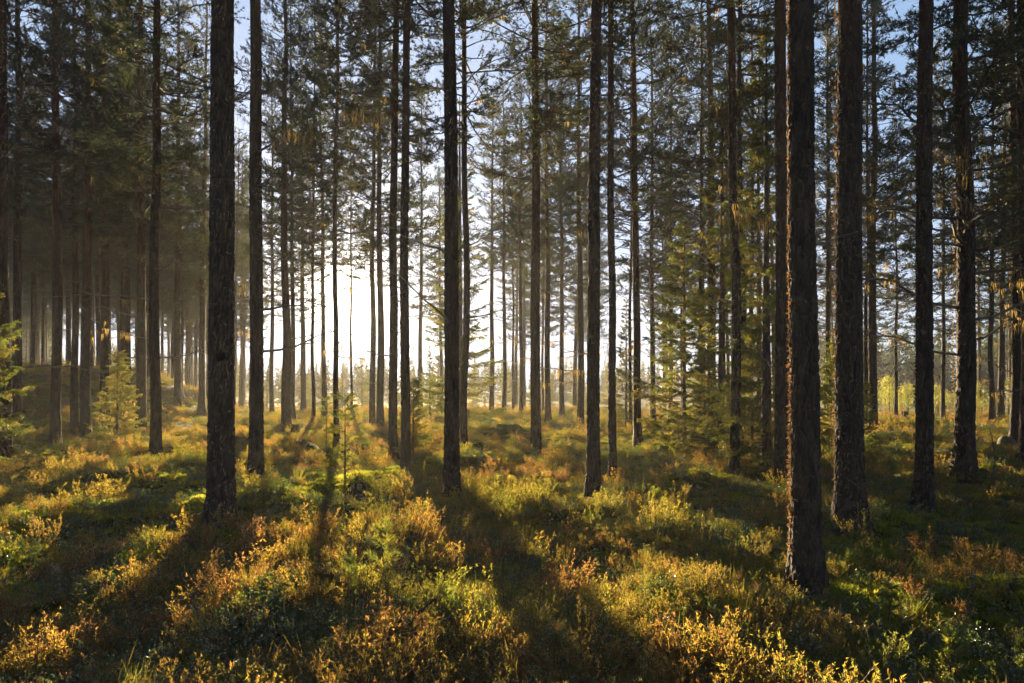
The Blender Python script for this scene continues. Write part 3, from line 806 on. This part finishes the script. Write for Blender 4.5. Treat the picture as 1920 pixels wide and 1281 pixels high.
put_spruce('thin', 1243, 778, 1.9, 'tiny spruce in the mist right of the stone footed pine', seed=16)

# young conifers standing in the mist at the back of the glade, too low to shade it
r = np.random.default_rng(91)
for k in range(34):
    px = 425 + (1150 - 425) * (k + r.uniform(0.1, 0.9)) / 34
    d = r.uniform(47, 76); h = r.uniform(2.2, 5.2) if d > 55 else r.uniform(1.6, 3.6)
    where = gap('glow', px) if px < 590 else 'in the glare under the sun' if px < 690 else gap('sun', px) if px < 905 else gap('glade', px)
    put_spruce('slim' if k % 3 else 'young', px, 780, h, '%s misty young conifer %s, %s' % ('tall' if h > 3.4 else 'low', 'far back' if d > 60 else 'midway back', where),
               'young conifers in the mist behind the glade', d=d, seed=20 + k)

# pale bushes of young birch beyond the clearing on the right
def young_birch(seed, H):
    r = np.random.default_rng(seed); g, gs = Geo(), Geo()
    n = 26
    az = r.uniform(0, 6.28, n); z0 = r.uniform(0.1, 0.85, n) * H
    L = (H - z0) * r.uniform(0.3, 0.6, n) + 0.15
    d = unit(np.stack([np.cos(az), np.sin(az), r.uniform(0.6, 1.6, n)], 1))
    p0 = np.stack([0 * z0, 0 * z0, z0], 1); p2 = p0 + d * L[:, None]
    tubes(gs, np.stack([p0, (p0 + p2) / 2, p2], 1), np.tile([0.008, 0.006, 0.003], (n, 1)), 3)
    tubes(gs, np.array([[[0, 0, -0.1], [0.02, 0, H * 0.5], [0, 0.02, H]]]), np.array([[0.02, 0.013, 0.004]]), 5)
    I = np.repeat(np.arange(n), 40); S = r.uniform(0.15, 1.05, len(I))
    P = p0[I] + d[I] * (L[I] * S)[:, None] + r.normal(size=(len(I), 3)) * 0.07
    leaves(g, P, r.normal(size=(len(I), 3)), 0.05, 0.036, r)
    return g.mesh('birch_foliage', [M_BIRCH]), gs.mesh('birch_stem', [M_TWIG])
BIR = [young_birch(401, 2.0), young_birch(402, 2.0), young_birch(403, 2.0)]
r = np.random.default_rng(44)
for k in range(30):
    px = [1655, 1668, 1684, 1697, 1700, 1763, 1775, 1783, 1835, 1850][k % 10] + r.normal() * 9 if k < 20 else r.uniform(1240, 1920)
    d = r.uniform(34, 50)
    X = (px - CX) / F_PX * d
    root = link('young_birch', None, loc=(X, d, float(terrain(X, d))), rot=(0, 0, r.uniform(0, 6.28)), scale=r.uniform(0.7, 1.25))
    tag(root, '%s sunlit birch bush %s, %s' % ('tall' if root.scale[0] > 1.0 else 'low', 'far back' if d > 42 else 'nearer', gap('right', px)), 'bush', 'young birches beyond the clearing')
    link('foliage', BIR[k % 3][0], root); link('stem', BIR[k % 3][1], root)

# forest on the far shore of the mire: one mass of conifers
r = np.random.default_rng(55)
g = Geo()
for k in range(1100):
    px = r.uniform(-900, 2800); near_sun = 100 < px < 1450
    d = r.uniform(125, 145) if near_sun else r.uniform(95, 142)
    X = (px - CX) / F_PX * d
    if X * X + d * d > 160 ** 2: continue
    Y = d
    h = r.uniform(4, 7) if near_sun else r.uniform(7, 11.5)
    n = 70
    t = r.uniform(0.06, 1, n) ** 0.9
    a = r.uniform(0, 6.28, n); rr = h * 0.17 * (1 - t) ** 0.8 + 0.1
    P = np.stack([X + 0 * a, Y + 0 * a, float(terrain(X, Y)) + h * t], 1)
    tip = P + np.stack([np.cos(a) * rr, np.sin(a) * rr, -0.35 * rr], 1)
    sd = np.stack([-np.sin(a), np.cos(a), 0 * a], 1) * (rr * 0.35)[:, None]
    V = np.stack([P + [0, 0, h * 0.05], tip - sd, tip + sd], 1)
    g.add(V, np.arange(n * 3).reshape(-1, 3), np.repeat(r.uniform(0, 1, n), 3))
    Z0 = float(terrain(X, Y))
    g.add([[X - 0.12, Y, Z0 - 0.2], [X + 0.12, Y, Z0 - 0.2], [X, Y, Z0 + h]], [[0, 1, 2]])
tag(link('far_forest', g.mesh('far_forest', [M_FAR])), 'distant band of misty conifers beyond the open mire', 'forest', kind='stuff')

# ------------------------------------------------------------------ ground cover
def heather(seed, tall=1.0):
    r = np.random.default_rng(seed); g = Geo(); n = 11
    a = r.uniform(0, 6.28, n); b = np.stack([np.cos(a), np.sin(a), 0 * a], 1)
    base = b * r.uniform(0, 0.07, (n, 1)); h = r.uniform(0.13, 0.28, n)[:, None] * tall
    out = b * r.uniform(0.02, 0.10, (n, 1)) + r.normal(size=(n, 3)) * [0.02, 0.02, 0]
    p1 = base + out * 0.35 + h * [0, 0, 0.5]; p2 = base + out + h * [0, 0, 1.0]
    tubes(g, np.stack([base, p1, p2], 1), np.tile([0.0022, 0.0018, 0.001], (n, 1)), 3, mat=1)
    # side shoots
    I = np.repeat(np.arange(n), 5); s = r.uniform(0.3, 0.9, len(I))[:, None]
    q0 = np.where(s < 0.5, base[I] + (p1 - base)[I] * s * 2, p1[I] + (p2 - p1)[I] * (s - 0.5) * 2)
    q1 = q0 + unit(np.stack([r.normal(size=len(I)), r.normal(size=len(I)), r.uniform(1.2, 2.8, len(I))], 1)) * r.uniform(0.04, 0.09, (len(I), 1))
    tubes(g, np.stack([q0, (q0 + q1) / 2, q1], 1), np.tile([0.0013, 0.001, 0.0007], (len(I), 1)), 3, mat=1)
    for A, B, m in ((p1, p2, 24), (q0, q1, 9)):
        J = np.repeat(np.arange(len(A)), m); u = r.uniform(0.1, 1.0, len(J))[:, None]
        P = A[J] + (B - A)[J] * u
        needles(g, P, (B - A)[J], 1, 0.014, 0.0055, 0.7, r, np.clip(r.normal(0.5, 0.2, len(J)) + 0.3 * (u[:, 0] - 0.5), 0, 1))
    return g.mesh('heather_plant', [M_HEATH, M_STEM])

def berry(seed, h0, h1, n, nl, ln, wd, mat, spread):
    r = np.random.default_rng(seed); g = Geo()
    a = r.uniform(0, 6.28, n); b = np.stack([np.cos(a), np.sin(a), 0 * a], 1)
    base = b * r.uniform(0, spread, (n, 1)); h = r.uniform(h0, h1, n)[:, None]
    out = b * r.uniform(0.0, 0.06, (n, 1)) + r.normal(size=(n, 3)) * [0.025, 0.025, 0]
    p1 = base + out * 0.4 + h * [0, 0, 0.55]; p2 = base + out + h * [0, 0, 1.0]
    tubes(g, np.stack([base, p1, p2], 1), np.tile([0.0018, 0.0015, 0.001], (n, 1)), 3, mat=1)
    J = np.repeat(np.arange(n), nl); u = r.uniform(0.25, 1.0, len(J))[:, None]
    P = np.where(u < 0.55, base[J] + (p1 - base)[J] * u / 0.55, p1[J] + (p2 - p1)[J] * (u - 0.55) / 0.45)
    D = np.stack([r.normal(size=len(J)), r.normal(size=len(J)), r.uniform(0.0, 1.1, len(J))], 1)
    leaves(g, P, D, ln, wd, r, None, 0, 0.35)
    return g.mesh('berry_plant', [mat, M_STEM])

def moss(seed):
    r = np.random.default_rng(seed); g = Geo(); n = 150
    a = r.uniform(0, 6.28, n); q = 0.15 * np.sqrt(r.uniform(0, 1, n))
    P = np.stack([q * np.cos(a), q * np.sin(a), 0.022 * (1 - (q / 0.15) ** 2) - 0.006], 1)
    D = np.stack([np.cos(a) * q * 4, np.sin(a) * q * 4, 0 * a + 1], 1)
    needles(g, P, D, 3, 0.032, 0.010, 0.6, r)
    return g.mesh('moss_tuft', [M_MOSS])

def grass(seed):
    r = np.random.default_rng(seed); g = Geo(); n = 14
    P = r.normal(size=(n, 3)) * [0.03, 0.03, 0]
    needles(g, P, np.tile([0, 0, 1.0], (n, 1)), 2, 0.24, 0.005, 0.35, r)
    return g.mesh('grass_tuft', [M_HEATH])

def field(n, d0, d1, seed, half=46.0, power=1.0):
    """Random spots in the wedge in front of the camera; density falls off with distance to POWER."""
    r = np.random.default_rng(seed)
    u = r.uniform(0, 1, n)
    e = 2.0 - power
    d = (d0 ** e + u * (d1 ** e - d0 ** e)) ** (1 / e)
    a = np.radians(r.uniform(-half, half, n))
    x, y = d * np.sin(a), d * np.cos(a)
    return x, y, d

def to_px(x, y, z):
    return CX + x / y * F_PX, HORIZON + (EYE - z) / y * F_PX

def moss_zone(x, y):
    """Where low moss takes over from the shrubs: the open patch right of centre, and here and there."""
    mz = np.zeros_like(x)
    for px, py, rx, ry in ((1400, 960, 3.0, 2.2), (1760, 1010, 2.6, 1.8), (560, 935, 1.6, 1.2), (1900, 1000, 3.0, 2.2), (1230, 975, 1.4, 1.2), (250, 945, 2.6, 1.5)):
        bx, by = px_ground(px, py)
        mz = np.maximum(mz, np.exp(-(((x - bx) / rx) ** 2 + ((y - by) / ry) ** 2)))
    return np.clip(mz * 1.25 + (fbm(x / 2.6, y / 2.6, 71, 3) - 0.52) * 2.6, 0, 1)

def spread(n, d0, d1, seed, power, keep):
    x, y, d = field(n, d0, d1, seed, power=power)
    k = np.random.default_rng(seed + 1).uniform(size=n) < keep(x, y, d)
    x, y, d = x[k], y[k], d[k]
    return np.stack([x, y, terrain(x, y)], 1), d

far_scale = lambda d: 1.0 + 0.45 * sstep(10, 45, d)
hp = lambda x, y: sstep(0.42, 0.60, fbm(x / 1.9, y / 1.9, 81, 3))
r = np.random.default_rng(61)
P, d = spread(37000, 1.7, 62, 500, 1.25, lambda x, y, d: (0.30 + 0.70 * hp(x, y)) * (1 - 0.93 * moss_zone(x, y)))
scatter('heather', 'brown and olive heather spread over the whole forest floor', 'heather', P, np.where(r.uniform(size=len(P)) < 0.04, 1.45, r.uniform(0.45, 0.88, len(P))) * far_scale(d),
        0.17 + 0.82 * fbm(P[:, 0] / 1.1, P[:, 1] / 1.1, 91, 3) + r.normal(size=len(P)) * 0.13, protos('heather_plant', [heather(510 + i) for i in range(5)]), 62)
P, d = spread(36000, 1.6, 45, 520, 1.45, lambda x, y, d: (0.85 - 0.55 * hp(x, y)) * (1 - 0.75 * moss_zone(x, y)))
scatter('lingonberry', 'low glossy lingonberry shrubs between the heather', 'shrub', P, r.uniform(0.7, 1.3, len(P)) * far_scale(d),
        0.62 * fbm(P[:, 0] / 0.9, P[:, 1] / 0.9, 92, 3) + np.abs(r.normal(size=len(P))) * 0.13, protos('lingonberry_plant', [berry(530 + i, 0.06, 0.14, 9, 9, 0.024, 0.013, M_LING, 0.08) for i in range(4)]), 63)
P, d = spread(4500, 2.7, 30, 540, 1.4, lambda x, y, d: sstep(0.45, 0.6, fbm(x / 1.6, y / 1.6, 83, 3)) * (1 - 0.85 * moss_zone(x, y)))
scatter('bilberry', 'taller leafy bilberry shrubs among the heather', 'shrub', P, r.uniform(0.55, 0.95, len(P)) * far_scale(d),
        0.75 * fbm(P[:, 0] / 0.8, P[:, 1] / 0.8, 93, 3) + np.abs(r.normal(size=len(P))) * 0.12, protos('bilberry_plant', [berry(550 + i, 0.13, 0.26, 7, 15, 0.027, 0.015, M_BILB, 0.06) for i in range(4)]), 64)
P, d = spread(26000, 1.6, 40, 560, 1.35, lambda x, y, d: 0.25 + 0.75 * moss_zone(x, y))
scatter('moss', 'cushions of yellow green moss covering the ground', 'moss', P, r.uniform(0.7, 1.4, len(P)) * far_scale(d),
        fbm(P[:, 0] / 0.7, P[:, 1] / 0.7, 94, 3) + r.normal(size=len(P)) * 0.12, protos('moss_tuft', [moss(570 + i) for i in range(3)]), 65, 0.12)
P, d = spread(1600, 2.5, 40, 580, 1.3, lambda x, y, d: 0.6 + 0 * d)
scatter('grass', 'thin dry grass blades standing between the shrubs', 'grass', P, r.uniform(0.6, 1.2, len(P)) * far_scale(d),
        r.uniform(0.3, 0.8, len(P)), protos('grass_tuft', [grass(590 + i) for i in range(3)]), 66)

# ------------------------------------------------------------------ small single things
def pine_sapling(xb, yb, h, seed, label):
    r = np.random.default_rng(seed); X, d, Z = ground_pos(xb, yb)
    root = link('pine_sapling', None, loc=(X, d, Z - 0.02)); tag(root, label, 'sapling')
    gs, gn = Geo(), Geo()
    zs = np.linspace(0, 1, 6)
    st = np.stack([0.03 * np.sin(zs * 3 + seed) * h, 0.02 * np.cos(zs * 4) * h, zs * h], 1)
    tubes(gs, st[None], (0.006 * (1.1 - zs))[None], 5)
    for f in (0.45, 0.68, 0.86):
        n = 4
        a = r.uniform(0, 6.28, n); p0 = np.tile([0, 0, f * h], (n, 1)) + [0.02 * h, 0, 0]
        d_ = unit(np.stack([np.cos(a), np.sin(a), 0 * a + 0.75], 1)); p2 = p0 + d_ * h * 0.26 * (1.3 - f)
        tubes(gs, np.stack([p0, (p0 + p2) / 2, p2], 1), np.tile([0.003, 0.0025, 0.002], (n, 1)), 3)
        for u in (0.35, 0.6, 0.85, 1.0):
            needles(gn, p0 + (p2 - p0) * u, d_, 16, 0.05, 0.0035, 0.55, r)
    T = st[0] + np.array([[0.02 * h, 0, h * u] for u in np.linspace(0.4, 1.0, 12)])
    needles(gn, T, np.tile([0, 0, 1.0], (12, 1)), 15, 0.055, 0.0035, 0.6, r)
    link('stem', gs.mesh('sapling_stem', [M_STEM]), root); link('needles', gn.mesh('sapling_foliage', [M_SAPL]), root)
    return X, d, Z
SX, SY, SZ = pine_sapling(716, 1118, 0.52, 1, 'knee high pine sapling draped with cobwebs in the middle foreground')
pine_sapling(657, 1160, 0.42, 2, 'smaller pine sapling just left of the cobwebbed one')
pine_sapling(834, 1196, 0.30, 3, 'short bright pine sapling right of the cobwebbed one')
pine_sapling(1790, 1268, 0.28, 4, 'bright pine sapling at the bottom right corner')
pine_sapling(1668, 1180, 0.34, 5, 'pine sapling among rusty heather right of the nearest trunk')
pine_sapling(1592, 1090, 0.26, 6, 'light green pine sapling close to the right of the nearest trunk')

def cobweb(x, y, z, w, h, seed, label):
    r = np.random.default_rng(seed); g = Geo()
    A, B = [], []
    for k in range(60):
        u, v = r.uniform(-0.5, 0.5, 2), r.uniform(-0.5, 0.5, 2)
        A.append([u[0] * w, r.normal() * 0.02, u[1] * h]); B.append([u[0] * w * 0.4 + v[0] * w * 0.6, r.normal() * 0.02, u[1] * h * 0.5 + v[1] * h * 0.5])
    A, B = np.array(A), np.array(B); M = (A + B) / 2 - [0, 0, 0.012]
    tubes(g, np.stack([A, M, B], 1), np.full((60, 3), 0.0005), 3, r.uniform(0, 1, 60))
    tag(link('cobweb', g.mesh('cobweb', [M_WEB]), loc=(x, y, z)), label, 'cobweb')
cobweb(SX + 0.12, SY - 0.02, SZ + 0.22, 0.16, 0.22, 1, 'sunlit cobweb hanging right of the knee high sapling')
cobweb(SX - 0.06, SY, SZ + 0.40, 0.12, 0.12, 2, 'cobweb strung across the top of the knee high sapling')
x_, y_, z_ = ground_pos(652, 1268)
cobweb(x_, y_, z_ + 0.14, 0.10, 0.14, 3, 'cobweb in the heather at the bottom left of centre')
x_, y_, z_ = ground_pos(105, 1125)
cobweb(x_, y_, z_ + 0.22, 0.07, 0.10, 4, 'cobweb on heather in the sunlit left foreground')

def blob(name, x, y, z, sx, sy, sz, seed, mat, label, cat, amp=0.3):
    n, m_ = 22, 14
    u, v = np.meshgrid(np.linspace(0, 2 * np.pi, n, endpoint=False), np.linspace(0.02, np.pi - 0.02, m_), indexing='xy')
    d = np.stack([np.cos(u) * np.sin(v), np.sin(u) * np.sin(v), np.cos(v)], -1)
    rr = 1 + amp * (fbm(d[..., 0] * 2 + 5, d[..., 1] * 2 + d[..., 2] * 1.7, seed, 3) - 0.5)
    V = d * rr[..., None] * [sx, sy, sz]
    ii, jj = np.meshgrid(np.arange(m_ - 1), np.arange(n), indexing='ij')
    a = ii * n + jj; b = ii * n + (jj + 1) % n
    f = np.concatenate([np.stack([a, a + n, b + n], -1).reshape(-1, 3), np.stack([a, b + n, b], -1).reshape(-1, 3)])
    g = Geo(); g.add(V, f)
    return tag(link(name, g.mesh(name, [mat], True), loc=(x, y, z)), label, cat)
x_, y_, z_ = ground_pos(1205, 802)
blob('boulder', x_, y_, z_ + 0.08, 0.50, 0.42, 0.32, 1, M_STONE, 'rounded boulder at the foot of the pale pine behind the glade', 'rock')
x_, y_, z_ = ground_pos(1888, 852)
blob('boulder', x_, y_, z_ + 0.12, 0.20, 0.2, 0.30, 2, M_STONE, 'mossy stone leaning on the pine just inside the right edge', 'rock')
x_, y_, z_ = ground_pos(985, 838)
blob('boulder', x_, y_, z_ + 0.05, 0.34, 0.3, 0.24, 3, M_STONE, 'dark low boulder left of the straight pine in the glade', 'rock')

def stump(xb, yb, rad_, h, seed, label):
    X, d, Z = ground_pos(xb, yb); r = np.random.default_rng(seed)
    ns = 20; th = np.arange(ns) * 2 * np.pi / ns
    prof = [(-0.15, 1.5), (0.0, 1.3), (0.2, 1.08), (0.6, 1.0), (1.0, 0.95)]
    rows = []
    for zf, k in prof:
        zz = zf * h + (r.uniform(-0.15, 0.05, ns) * h if zf == 1.0 else 0)
        rr = rad_ * k * (1 + 0.12 * np.sin(3 * th + seed) + 0.06 * np.sin(7 * th))
        rows.append(np.stack([rr * np.cos(th), rr * np.sin(th), zz + 0 * th], 1))
    rows.append(np.stack([rad_ * 0.6 * np.cos(th), rad_ * 0.6 * np.sin(th), 0 * th + h * 0.86 + r.uniform(-0.02, 0.02, ns)], 1))
    V = np.concatenate(rows + [np.array([[0, 0, h * 0.84]])]); m_ = len(rows)
    ii, jj = np.meshgrid(np.arange(m_ - 1), np.arange(ns), indexing='ij')
    a = ii * ns + jj; b = ii * ns + (jj + 1) % ns
    f = np.concatenate([np.stack([a, b, b + ns], -1).reshape(-1, 3), np.stack([a, b + ns, a + ns], -1).reshape(-1, 3),
                        np.stack([(m_ - 1) * ns + np.arange(ns), (m_ - 1) * ns + (np.arange(ns) + 1) % ns, np.full(ns, m_ * ns)], -1)])
    g = Geo(); g.add(V, f)
    tag(link('tree_stump', g.mesh('tree_stump', [M_CHAR], False), loc=(X, d, Z)), label, 'stump')
stump(1697, 789, 0.15, 0.45, 1, 'short dark stump in front of the pale birch bushes on the right')
stump(668, 950, 0.11, 0.30, 2, 'mossy little stump beside the spindly spruce sapling')
stump(552, 815, 0.17, 0.36, 3, 'broken stump on the rise below the sun, left of its glare')

def stick(name, xb, yb, pts, rad_, label, mat=None):
    X, d, Z = ground_pos(xb, yb)
    g = Geo(); p = np.array(pts, float)
    tubes(g, p[None], (rad_ * np.linspace(1, 0.35, len(p)))[None], 6)
    k = len(p) // 2
    tw = np.array([[p[k], p[k] + [0.06, 0.05, 0.05], p[k] + [0.14, 0.05, 0.12]]])
    tubes(g, tw * 1.0, np.array([[rad_ * 0.5, rad_ * 0.35, rad_ * 0.15]]), 4)
    tag(link(name, g.mesh(name, [mat or M_DEAD], True), loc=(X, d, Z)), label, 'branch')
stick('fallen_branch', 762, 1222, [(-0.10, 0.03, 0.10), (-0.03, 0.0, 0.18), (0.02, -0.01, 0.16), (0.07, -0.02, 0.07), (0.12, -0.03, 0.0)], 0.022, 'dark crooked piece of dead wood poking out of the foreground heather', M_CHAR)
stick('fallen_branch', 1310, 950, [(-0.3, 0, 0.12), (-0.1, 0.03, 0.16), (0.12, 0, 0.12), (0.35, 0.02, 0.10)], 0.012, 'thin fallen branch lying on the shaded hummock right of centre')
stick('fallen_branch', 1682, 1065, [(0.10, 0, 0.02), (0.05, 0, 0.12), (0.0, 0.01, 0.2), (-0.05, 0, 0.27)], 0.005, 'thin dry stalk leaning in the shade right of the second thickest trunk')

X, d, Z = ground_pos(1860, 908)
root = link('dead_sapling', None, loc=(X, d, Z)); tag(root, 'leafless crooked sapling in the sun below the gnarled pine branches', 'sapling')
g = Geo(); zs = np.linspace(0, 1.05, 9)
tubes(g, np.stack([0.05 * np.sin(zs * 5), 0.03 * np.cos(zs * 4), zs], 1)[None], (0.016 * (1.15 - zs))[None], 5)
link('stem', g.mesh('dead_sapling_stem', [M_DEAD]), root)
for k in range(5):
    link('twig', BRANCHES[0][0], root, (0.05 * math.sin((0.3 + 0.15 * k) * 5), 0, 0.3 + 0.15 * k), (0, 0, k * 2.4), 0.4)

# ------------------------------------------------------------------ morning haze: one closed box of even air
HZ = 175.0
hv = [(sx * HZ, sy * HZ, z) for z in (-2.0, 26.0) for sy in (-1, 1) for sx in (-1, 1)]
hf = [(0, 2, 3, 1), (4, 5, 7, 6), (0, 1, 5, 4), (2, 6, 7, 3), (0, 4, 6, 2), (1, 3, 7, 5)]
me = bpy.data.meshes.new('haze'); me.from_pydata(hv, [], hf)
m, n, l = new_mat('haze')
pv = n.new('ShaderNodeVolumePrincipled')
pv.inputs['Color'].default_value = (0.95, 0.95, 0.95, 1)
pv.inputs['Density'].default_value = HAZE_DENSITY
pv.inputs['Density Attribute'].default_value = ''
pv.inputs['Anisotropy'].default_value = HAZE_ANISO
out = n.new('ShaderNodeOutputMaterial'); l.new(pv.outputs[0], out.inputs['Volume'])
me.materials.append(m)
tag(link('haze', me), 'thin morning mist filling the forest', 'haze', kind='stuff')
